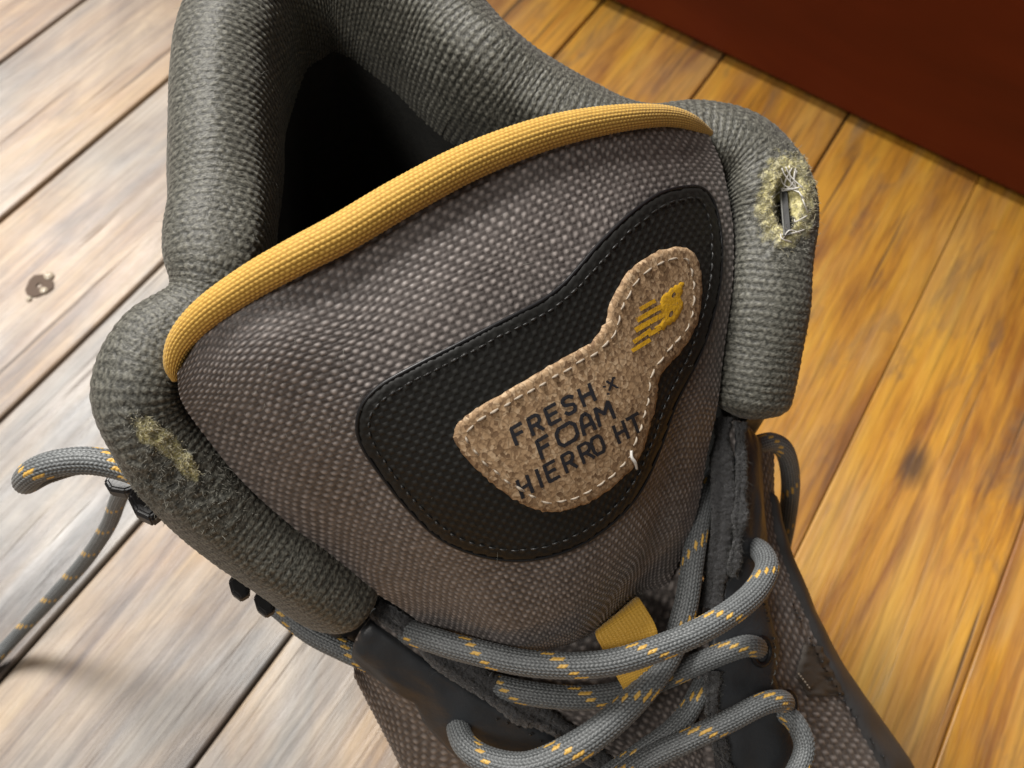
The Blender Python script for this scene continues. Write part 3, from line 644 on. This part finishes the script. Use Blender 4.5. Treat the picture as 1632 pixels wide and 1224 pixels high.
# lettering, drawn with strokes
GL = {'F': [[(0, 0), (0, 1), (1, 1)], [(0, .52), (.85, .52)]], 'R': [[(0, 0), (0, 1), (.75, 1), (1, .85), (1, .62), (.75, .46), (0, .46)], [(.5, .46), (1, 0)]],
      'E': [[(1, 0), (0, 0), (0, 1), (1, 1)], [(0, .52), (.85, .52)]], 'S': [[(1, .85), (.75, 1), (.2, 1), (0, .82), (.1, .6), (.9, .42), (1, .2), (.8, 0), (.2, 0), (0, .15)]],
      'H': [[(0, 0), (0, 1)], [(1, 0), (1, 1)], [(0, .5), (1, .5)]], 'O': [[(.2, 0), (0, .22), (0, .78), (.2, 1), (.8, 1), (1, .78), (1, .22), (.8, 0), (.2, 0)]],
      'A': [[(0, 0), (.12, .75), (.35, 1), (.65, 1), (.88, .75), (1, 0)], [(.06, .36), (.94, .36)]], 'M': [[(0, 0), (.05, 1), (.5, .45), (.95, 1), (1, 0)]],
      'I': [[(.5, 0), (.5, 1)]], 'T': [[(.5, 0), (.5, 1)], [(0, 1), (1, 1)]], 'X': [[(0, 0), (1, 1)], [(0, 1), (1, 0)]]}
def ribbon(surf, line, width, off):
    """a printed stroke: a thin flat band on the surface"""
    line = np.asarray(line, float); d = np.linalg.norm(np.diff(line, axis=0), axis=1); s = np.r_[0, np.cumsum(d)]; q = np.unique(np.r_[np.arange(0, s[-1], 2.5), s]); p = np.stack([np.interp(q, s, line[:, 0]), np.interp(q, s, line[:, 1])], -1)
    t = np.gradient(p, axis=0); t /= np.linalg.norm(t, axis=1)[:, None] + 1e-9; n = np.stack([-t[:, 1], t[:, 0]], -1); p[0] -= t[0]*width*.4; p[-1] += t[-1]*width*.4
    g = np.stack([p - n*width/2, p, p + n*width/2], 1).reshape(-1, 2); g += rng.normal(size=g.shape)*.18
    V3, _, _ = surf.lift(g, off); return V3, quads(len(p), 3)
def word(name, letters, org, dirv, up, width, parent):
    for ch, x0, wd_ in letters:
        Vs, Fs, k = [], [], 0
        for st_ in GL[ch]:
            line = [np.array(org) + np.array(dirv)*(x0 + a*wd_) + np.array(up)*b2 for a, b2 in st_]; V3, F = ribbon(TS, line, width, co + .00012); Vs.append(V3); Fs.append(F + k); k += len(V3)
        mesh_obj(name, np.concatenate(Vs), np.concatenate(Fs), M_ink, parent)
dv = np.array([.872, -.489])
word('letter', [('F', 0, 16), ('R', 29, 17), ('E', 58.7, 17), ('S', 88, 17), ('H', 118.6, 18.8)], (816.6, 704), dv, (-9, -23.5), 5.7, cork_o)
word('letter', [('F', 0, 17), ('O', 32, 32), ('A', 73, 19.5), ('M', 101, 25.6)], (856, 726), dv, (-9, -25.5), 5.8, cork_o)
word('letter', [('H', 0, 16.5), ('I', 29, 8), ('E', 46, 16), ('R', 76, 16.5), ('R', 105.5, 16.5), ('O', 126, 17.5), ('H', 168, 16), ('T', 192, 18)], (827.7, 785), dv, (-9, -24), 5.3, cork_o)
word('letter', [('X', 0, 11)], (959, 622), dv, (-4, -13), 3.6, cork_o)
for (x, y) in ((951, 617), (966, 603), (971, 618), (957, 628)): 
    V3, F = ribbon(TS, [(x - 1, y), (x + 1, y)], 3, co + .00012); mesh_obj('dot', V3, F, M_ink, cork_o)
def Z(pts): return np.array([(680 + x/2.66, 380 + y/2.66) for x, y in pts])
def Z2(pts): return np.array([(985 + x/8.157, 430 + y/8.157) for x, y in pts])
emb = Z2([(710, 150), (778, 170), (768, 260), (738, 380), (768, 420), (755, 520), (715, 620), (640, 700), (540, 770), (480, 830), (405, 888), (365, 852), (428, 792), (330, 808), (322, 765), (440, 690), (460, 620), (418, 560), (424, 432), (426, 345), (470, 300), (530, 270), (570, 225), (640, 185)])
def ell(cx, cy, rx, ry, n=10): return Z2([(cx + rx*math.cos(t) - ry*.35*math.sin(t), cy + ry*math.sin(t)) for t in np.linspace(0, 2*math.pi, n, endpoint=False)])
eo = patch('emblem', TS, emb, 5, co - .00055, .0006, M_yellow, cork_o, rim=2, holes=(ell(612, 342, 24, 36), ell(578, 585, 24, 44))); eo['label'] = 'yellow two-letter emblem with speed stripes'
for (x1, y1, x2, y2, wd_) in ((190, 520, 355, 425, 6.5), (155, 660, 430, 500, 7.5), (140, 785, 460, 600, 8.5), (110, 940, 300, 803, 6.5), (300, 850, 420, 775, 7), (90, 1055, 290, 930, 6.5)):
    V3, F = ribbon(TS, Z2([(x1, y1), ((x1 + x2)/2, (y1 + y2)/2), (x2, y2)]), wd_, co + .0001); mesh_obj('emblem_stripe', V3, F, M_yellow, eo)
# loose end of white thread
V3, _, _ = TS.lift([(993, 716), (992, 726), (996, 734), (1001, 744)], np.array([.0019, .0022, .0024, .0020]))
tube_obj('loose_thread', np.c_[V3, [.0002, .00028, .00028, .00022]], .0003, 8, M_white, None, tongue)

# leather on the quarters
def strip(name, surf, u0, u1, lo, hi, base, thick, mat, nu=90, nv=26, rim=.12):
    """a band of leather on a surface between two lines v = lo(u) and v = hi(u)"""
    u = np.linspace(u0, u1, nu); t = np.linspace(0, 1, nv); uu = np.repeat(u[None], nv, 0); l, h = lo(u), hi(u); vv = l[None] + (h - l)[None]*t[:, None]
    g = np.einsum('vui,vuj,ijc->vuc', basis(vv.ravel(), surf.nv).reshape(nv, nu, -1), basis(uu.ravel(), surf.nu).reshape(nv, nu, -1), surf.net)
    n = gnormal(g)*surf.sign()
    e = np.minimum(np.minimum(t, 1 - t)[:, None]/rim, np.minimum(u - u0, u1 - u)[None]/(rim*.5*(u1 - u0))); e = np.clip(e, 0, 1)
    off = base + thick*np.sqrt(np.clip(1 - (1 - e)**2, 0, 1)) + smooth_noise((nv, nu), (4, 12), 61)*.0002
    g = g + n*off[..., None]; return mesh_obj(name, g.reshape(-1, 3), quads(nv, nu), mat)
def ip(*kv): return lambda u: np.interp(u, [k for k, _ in kv], [v for _, v in kv])
els = strip('eyestay', LQ, 0, 1, ip((0, .03), (1, .03)), ip((0, .50), (.2, .42), (.36, .36), (.44, .46), (.6, .50), (1, .5)), -.0002, .0015, M_leather)
stitches('eyestay_stitching', LQ, [(790, 1136), (830, 1152), (868, 1176), (905, 1205), (940, 1235)], 6, 14, .00022, .0019, M_blackthread, els, is_closed=False)
ers = strip('eyestay', RQ, 0, 1, ip((0, .16), (.45, .16), (.6, .08), (1, .06)), ip((0, .56), (.25, .52), (.5, .48), (.62, .52), (.7, .46), (.85, .5), (1, .5)), -.0002, .0015, M_leather)
stitches('eyestay_stitching', RQ, [(1208, 960), (1222, 1020), (1226, 1060), (1218, 1092)], 8, 6, .0002, .0016, M_greythread, ers, is_closed=False)
bo = strip('rubber_band', RQ, .12, 1, ip((.12, .60), (.3, .60), (.5, .64), (.7, .65), (1, .66)), ip((.12, .92), (1, .95)), -.0002, .0016, M_rand)
stitches('band_stitching', RQ, [(1252, 960), (1275, 1010), (1300, 1060), (1330, 1110), (1370, 1170), (1405, 1220)], 9, 6, .00022, .0016, M_blackthread, bo, is_closed=False)
so = strip('side_strap', RQ, .60, .76, ip((0, .58), (.6, .60), (.7, .54), (.76, .56)), ip((0, .67), (1, .67)), -.0003, .0012, M_brownleather, 40, 20)
stitches('strap_stitching', RQ, [(1266, 1072), (1276, 1088), (1284, 1100)], 4, 1.5, .00022, .0010, M_dust, so, is_closed=False)

# raw plush edges of the eyestays
def plush(name, line, hgt, thick, seed, parent):
    """a ragged strip of plush standing along a cut edge"""
    c, s = curve(PL(line), step=.0005); r = np.random.default_rng(seed); n = len(c); T_ = np.gradient(c, axis=0); T_ /= np.linalg.norm(T_, axis=1)[:, None]
    view = CAM - c; view /= np.linalg.norm(view, axis=1)[:, None]; sd = np.cross(T_, view); sd /= np.linalg.norm(sd, axis=1)[:, None]
    wob = smooth_noise((n, 1), (int(n/14) + 2, 1), seed)[:, :1]; ws = []
    for a, h in ((-1, -1.2), (-1, 0), (-.8, .7), (-.3, 1), (.2, .85), (.55, 1.0), (.95, .6), (1.05, -.2), (1, -1.5)):
        ws.append(c + sd*(a*thick*(1 + .22*wob)) + view*(h*hgt*(1 + .2*wob)) + r.normal(size=c.shape)*.00012)
    g = np.array(ws).transpose(1, 0, 2); s2 = Surf(g); gg = s2.grid_raw(np.linspace(0, 1, 50), np.linspace(0, 1, n*2)); gg = gg + r.normal(size=gg.shape)*.00007
    o = mesh_obj(name, gg.reshape(-1, 3), quads(n*2, 50), M_plush, parent)
    k = r.integers(0, n*2, 900)*50 + r.integers(4, 44, 900); PLUSH.append((gg.reshape(-1, 3)[k], np.repeat(view.mean(0)[None], 900, 0), o)); return o
PLUSH = []
plush('plush_edge', [(598, 968, .1055), (655, 1006, .1028), (715, 1048, .0998), (780, 1094, .0963), (850, 1134, .0925), (905, 1170, .089), (990, 1240, .083)], .0017, .0024, 41, els)
plush('plush_edge', [(1152, 664, .117), (1150, 720, .1155), (1153, 780, .1125), (1150, 840, .1095), (1143, 900, .106), (1134, 970, .102)], .0018, .0022, 42, ers)
plush('plush_edge', [(1180, 672, .1185), (1182, 740, .1155), (1180, 800, .1125), (1176, 860, .1095), (1166, 920, .106)], .0015, .0013, 43, ers)
plush('plush_edge', [(1136, 1070, .0965), (1134, 1130, .093), (1148, 1190, .0895), (1165, 1240, .086)], .0012, .0013, 44, ers)

# ------------------------------------------------------------------ laces
def braid(off):
    def rel(U, V):
        n = 22; a = V*n; i = np.floor(a); fv = a - i - .5; sg = np.where(i % 2 < .5, 1.0, -1.0); pit = .00078
        b2 = (U + off)/pit + sg*.75*fv + .5*(np.floor((i + 1)/2) % 2) + .12*np.sin(i*1.7); j = np.floor(b2); fu = b2 - j - .5
        h = np.sqrt(np.clip(1 - (fu/.50)**2, 0, 1))*np.clip(1 - (fv/.56)**2, 0, 1)**.6
        ph = ((j*pit - np.floor(i/2)*.00142) % .0156); fl = ((i % 2 < .5) & (ph < .0019)).astype(float)
        return h*.00028, {'yarn': h**1.4, 'fleck': fl*(h > .15)}
    return rel
LC = [[(590, 985, .092, 2.2), (640, 1003, .1005, 2.35), (690, 1020, .1055, 2.45), (745, 1036, .1075, 2.5), (850, 1058, .1105, 2.5), (960, 1058, .1130, 2.5), (1050, 1033, .1145, 2.5), (1130, 998, .1145, 2.5), (1195, 952, .1120, 2.5), (1222, 908, .109, 2.4), (1213, 880, .106, 2.3), (1190, 872, .102, 2.3), (1165, 885, .098, 2.3)],
      [(735, 1112, .0790, 2.2), (727, 1138, .0865, 2.3), (740, 1185, .0915, 2.5), (780, 1213, .094, 2.7), (840, 1222, .0965, 2.9), (905, 1198, .099, 3.1), (965, 1158, .1015, 3.0), (1025, 1100, .1035, 2.8), (1068, 1040, .1045, 2.6), (1092, 970, .1065, 2.45), (1104, 895, .1085, 2.3), (1114, 835, .1095, 2.2), (1128, 780, .109, 2.1), (1148, 745, .105, 2.1)],
      [(700, 1058, .091, 2.2), (775, 1088, .095, 2.3), (850, 1106, .0975, 2.4), (930, 1112, .0985, 2.4), (1000, 1102, .0985, 2.4), (1060, 1080, .0985, 2.3), (1130, 1050, .0995, 2.2), (1182, 1031, .1000, 2.2), (1203, 1031, .0975, 2.2), (1207, 1036, .091, 2.2), (1200, 1040, .084, 2.2)],
      [(960, 1262, .088, 2.4), (1030, 1212, .0915, 2.4), (1100, 1178, .0955, 2.3), (1160, 1150, .0975, 2.2), (1215, 1122, .0975, 2.2), (1243, 1117, .0950, 2.2), (1250, 1121, .0885, 2.2), (1244, 1126, .081, 2.2)],
      [(1236, 1128, .087, 2.0), (1266, 1150, .0885, 2.1), (1282, 1190, .087, 2.2), (1268, 1232, .0855, 2.2), (1235, 1280, .083, 2.2)],
      [(1134, 1055, .092, 2.0), (1112, 1108, .0935, 2.1), (1078, 1158, .0925, 2.2), (1025, 1198, .0895, 2.2), (965, 1240, .086, 2.2)],
      [(440, 965, .0935, 2.2), (495, 1008, .0935, 2.3), (545, 1034, .0935, 2.3), (590, 1055, .0935, 2.2)],
      [(262, 775, .124, 2.2), (205, 748, .1245, 2.5), (150, 735, .125, 2.6), (100, 737, .1245, 2.6), (62, 748, .1225, 2.6), (42, 764, .118, 2.5), (46, 768, .112, 2.2), (80, 752, .107, 2.2), (140, 738, .106, 2.2), (205, 752, .108, 2.2), (262, 790, .108, 2.2)],
      [(240, 785, .106, 2.2), (205, 775, .098, 2.2), (190, 792, .088, 2.2), (172, 838, .068, 2.2), (134, 895, .046, 2.2), (78, 958, .024, 2.2), (18, 1022, .0070, 2.2), (-40, 1085, .0026, 2.4), (-130, 1180, .0026, 2.4)],
      [(1165, 725, .107, 2.2), (1200, 712, .105, 2.2), (1230, 705, .1025, 2.2), (1252, 722, .098, 2.2), (1260, 770, .088, 2.2), (1254, 830, .074, 2.2), (1242, 890, .060, 2.2), (1228, 940, .048, 2.2)]]
for i, l in enumerate(LC):
    o = tube_obj('lace', [np.r_[P(x, y, z), r*(.70 if i == 8 else .85)/1000] for x, y, z, r in l], .00019, 110, M_lace, braid(i*.0071))
    o['label'] = ['lace crossing over the orange webbing loop', 'thick lace looping round the left leather tab', 'lace passing under the orange webbing loop', 'lower lace running to the right eyelet', 'lace leaving the lower right eyelet', 'dark lace beneath the crossing', 'lace under the left collar wing', 'lace bow loop sticking out to the left', 'lace hanging down to the floor', 'lace loop at the right of the boot'][i]

# eyelets where the laces enter the leather
def eyelet(surf, px, py, R, r, parent):
    p, uu, vv = surf.lift([(px, py)], .0013); n = surf.normal(uu, vv)[0]; a = np.cross(n, [0, 0, 1.0]); a /= np.linalg.norm(a); b2 = np.cross(n, a); V = []
    for i in range(28):
        t = i/28*2*math.pi; d = a*math.cos(t) + b2*math.sin(t)
        for j in range(10): q = j/10*2*math.pi; V.append(p[0] + d*(R + r*math.cos(q)) + n*r*math.sin(q)*.7)
    i = np.arange(280).reshape(28, 10); i = np.concatenate([i, i[:1]], 0); i = np.concatenate([i, i[:, :1]], 1)
    mesh_obj('eyelet', V, np.stack([i[:-1, :-1], i[:-1, 1:], i[1:, 1:], i[1:, :-1]], -1).reshape(-1, 4), M_black, parent)
eyelet(RQ, 1206, 1037, .0026, .0006, ers); eyelet(RQ, 1248, 1123, .0026, .0006, ers)

# orange webbing loop
wb = [[(958, 996, .1030), (986, 973, .1045), (1014, 950, .1050)], [(949, 1010, .1095), (985, 984, .1105), (1022, 958, .1110)], [(960, 1034, .1090), (1004, 1016, .1100), (1047, 1004, .1105)],
      [(978, 1070, .1060), (1010, 1058, .1068), (1044, 1046, .107)], [(994, 1100, .1030), (1014, 1088, .1040), (1040, 1078, .104)], [(1004, 1124, .0970), (1020, 1112, .0975), (1036, 1102, .098)]]
ws = Surf([PL(r) for r in wb]); u, v = np.linspace(0, 1, 60), np.linspace(0, 1, 260); g = ws.grid(u, v); n = gnormal(g)
if np.mean(np.sum(n*(CAM - g), 2)) < 0: n = -n
h = .00009*np.abs(np.sin(v[:, None]*ws.lv/.00048*math.pi)) + 0*u[None] + .00004*np.sin(u[None]*60*math.pi/2)
gtop = g + n*h[..., None]; gbot = g - n*.0007
V3 = np.concatenate([gtop.reshape(-1, 3), gbot.reshape(-1, 3)]); q = quads(260, 60); e = []
N0 = 260*60
for k in range(259): e.append((k*60, (k + 1)*60, N0 + (k + 1)*60, N0 + k*60)); e.append((k*60 + 59, N0 + k*60 + 59, N0 + (k + 1)*60 + 59, (k + 1)*60 + 59))
for k in range(59): e.append((k, N0 + k, N0 + k + 1, k + 1)); kk = 259*60 + k; e.append((kk, kk + 1, N0 + kk + 1, N0 + kk))
mesh_obj('webbing_loop', V3, np.concatenate([q, q[:, ::-1] + N0, np.array(e)]), M_webbing)['label'] = 'orange ribbed webbing lace loop'

# ------------------------------------------------------------------ lace hooks under the left wing
def hook(px, py, z, size, ang):
    p = P(px, py, z); bm = bmesh.new(); prof = [(-1, -.35), (-.55, -.75), (.35, -.7), (1, -.2), (.8, .45), (-.2, .7), (-.9, .4)]
    a = math.radians(ang); vs = []
    for h, k in ((-.5, .8), (-.35, 1), (.35, 1), (.5, .78)): vs.append([bm.verts.new(Vector((x*k*math.cos(a) - y*k*math.sin(a), x*k*math.sin(a) + y*k*math.cos(a), h))*size) for x, y in prof])
    for A, C in zip(vs, vs[1:]):
        for i in range(7): bm.faces.new((A[i], A[(i + 1) % 7], C[(i + 1) % 7], C[i]))
    bm.faces.new(vs[0][::-1]); bm.faces.new(vs[-1]); bmesh.ops.bevel(bm, geom=bm.edges[:], offset=size*.08, segments=2, affect='EDGES')
    me = bpy.data.meshes.new('lace_hook'); bm.to_mesh(me); bm.free(); me.materials.append(M_black)
    o = bpy.data.objects.new('lace_hook', me); col.objects.link(o); o.parent = boot; o.location = p - BOOT_O
hook(200, 770, .116, .0034, 20); hook(238, 803, .117, .0040, -30); hook(384, 936, .106, .0026, -40); hook(424, 962, .104, .0026, -40)

# ------------------------------------------------------------------ fraying
def fibres(name, pts, nrm, length, rad, mat, parent, seed, lay=.7):
    r = np.random.default_rng(seed); n = len(pts); d = nrm + r.normal(size=(n, 3))*lay; d /= np.linalg.norm(d, axis=1)[:, None]; L = length*r.uniform(.35, 1.4, n)[:, None]
    c1 = r.normal(size=(n, 3))*.5; c2 = r.normal(size=(n, 3))*.9; K = [pts - nrm*.0002, pts + d*L*.35, pts + (d + c1*.5)*L*.7, pts + (d*.9 + c1*.9 + c2*.4)*L]
    a = np.cross(d, r.normal(size=(n, 3))); a /= np.linalg.norm(a, axis=1)[:, None]; b2 = np.cross(d, a); V = []
    for k, p in enumerate(K):
        rk = rad*(1, .9, .75, .4)[k]
        for j in range(3): t = j*2*math.pi/3; V.append(p + (a*math.cos(t) + b2*math.sin(t))*rk)
    V = np.stack(V, 1).reshape(-1, 3); base = (np.arange(n)*12)[:, None]; F = []
    for k in range(3):
        for j in range(3): F.append(np.concatenate([base + k*3 + j, base + k*3 + (j + 1) % 3, base + k*3 + 3 + (j + 1) % 3, base + k*3 + 3 + j], 1))
    return mesh_obj(name, V, np.concatenate(F), mat, parent, True, kind='stuff')
flatG = G2.reshape(-1, 3); flatN = Nn.reshape(-1, 3)
def pick(wt, n, seed):
    w_ = wt.ravel().astype(float); w_ /= w_.sum(); return np.random.default_rng(seed).choice(len(w_), n, p=w_)
i = pick(fz*facing*(1 - .9*(crater > .3)), 2000, 1); fibres('frayed_fibres', flatG[i], flatN[i], .0005, .00006, M_fibre, collar, 51, 1.5)
i = pick(np.clip(wear - .35, 0, 1)*(1 - .8*(crater > .5)), 2200, 2); fibres('foam_fibres', flatG[i], flatN[i], .0005, .00007, M_foamfibre, collar, 52, 1.5)
vis = np.zeros(G.shape[:2]); vis[:, 25:140] = 1
i = pick(vis, 900, 3); fibres('stray_fibres', flatG[i], flatN[i], .0008, .000025, M_fibre, collar, 53, 1.2)
# dark stiffener bared in the hole, with white threads across it
okm = np.where((facing & (sN > .6)[:, None]).ravel())[0]; pxo = to_px(flatG[okm])
def on_collar(x, y, lift_=0.0):
    d_ = ((pxo - [x, y])**2).sum(1); k_ = okm[np.argsort(d_)[:12]]; p_ = flatG[k_].mean(0); v_ = CAM - p_; dep = np.linalg.norm(v_)
    r_ = M3@np.array([x - 816, y - 612, f]); r_ /= np.linalg.norm(r_); return CAM + r_*(dep - lift_)
pr = np.array([on_collar(1244, 303, .0007), on_collar(1254, 300, .0004), on_collar(1260, 376, .0004), on_collar(1250, 376, .0007)]); pr[2] = pr[1] + (pr[3] - pr[0])*1.0; vd = CAM - pr.mean(0); vd /= np.linalg.norm(vd)
V3 = np.concatenate([pr, pr - vd*.001]); mesh_obj('stiffener', V3, [(0, 1, 2, 3), (7, 6, 5, 4), (0, 4, 5, 1), (1, 5, 6, 2), (2, 6, 7, 3), (3, 7, 4, 0)], M_rubber, collar, False)
e1, e2 = pr[0] + vd*.0001, pr[3] + vd*.0001; tube_obj('stiffener_edge', [np.r_[e1*(1 - t) + e2*t, .00022] for t in np.linspace(0, 1, 5)], .0005, 8, M_greythread, None, collar)
r = np.random.default_rng(8)
for (x1, y1, x2, y2) in [(1246, 268, 1272, 304), (1252, 266, 1280, 300), (1244, 284, 1276, 308), (1262, 268, 1250, 300), (1270, 272, 1246, 306), (1240, 306, 1276, 298), (1243, 300, 1270, 290), (1230, 314, 1250, 300), (1258, 264, 1262, 300), (1268, 268, 1270, 302), (1246, 374, 1282, 366), (1244, 372, 1262, 386), (1276, 310, 1288, 340), (1272, 304, 1284, 318), (1266, 350, 1286, 344), (1248, 380, 1276, 372)]:
    xm_, ym_ = (x1 + x2)/2 + r.normal()*4, (y1 + y2)/2 + r.normal()*4
    tube_obj('white_thread', [np.r_[on_collar(x, y, dz_), .00014] for x, y, dz_ in ((x1, y1, .0004), (xm_, ym_, .0014), (x2, y2, .0004))], .0004, 6, M_white, None, collar)
uu, vv = np.random.default_rng(6).uniform(0.02, .98, (2, 700)); fibres('tongue_fibres', TS.at(uu, vv) + TS.normal(uu, vv)*.0003, TS.normal(uu, vv), .0008, .00002, M_fibre, tongue, 54, 1.2)

for k, (p_, n_, o_) in enumerate(PLUSH): fibres('plush_fibres', p_, n_, .0008, .00003, M_greythread, o_, 70 + k, .8)
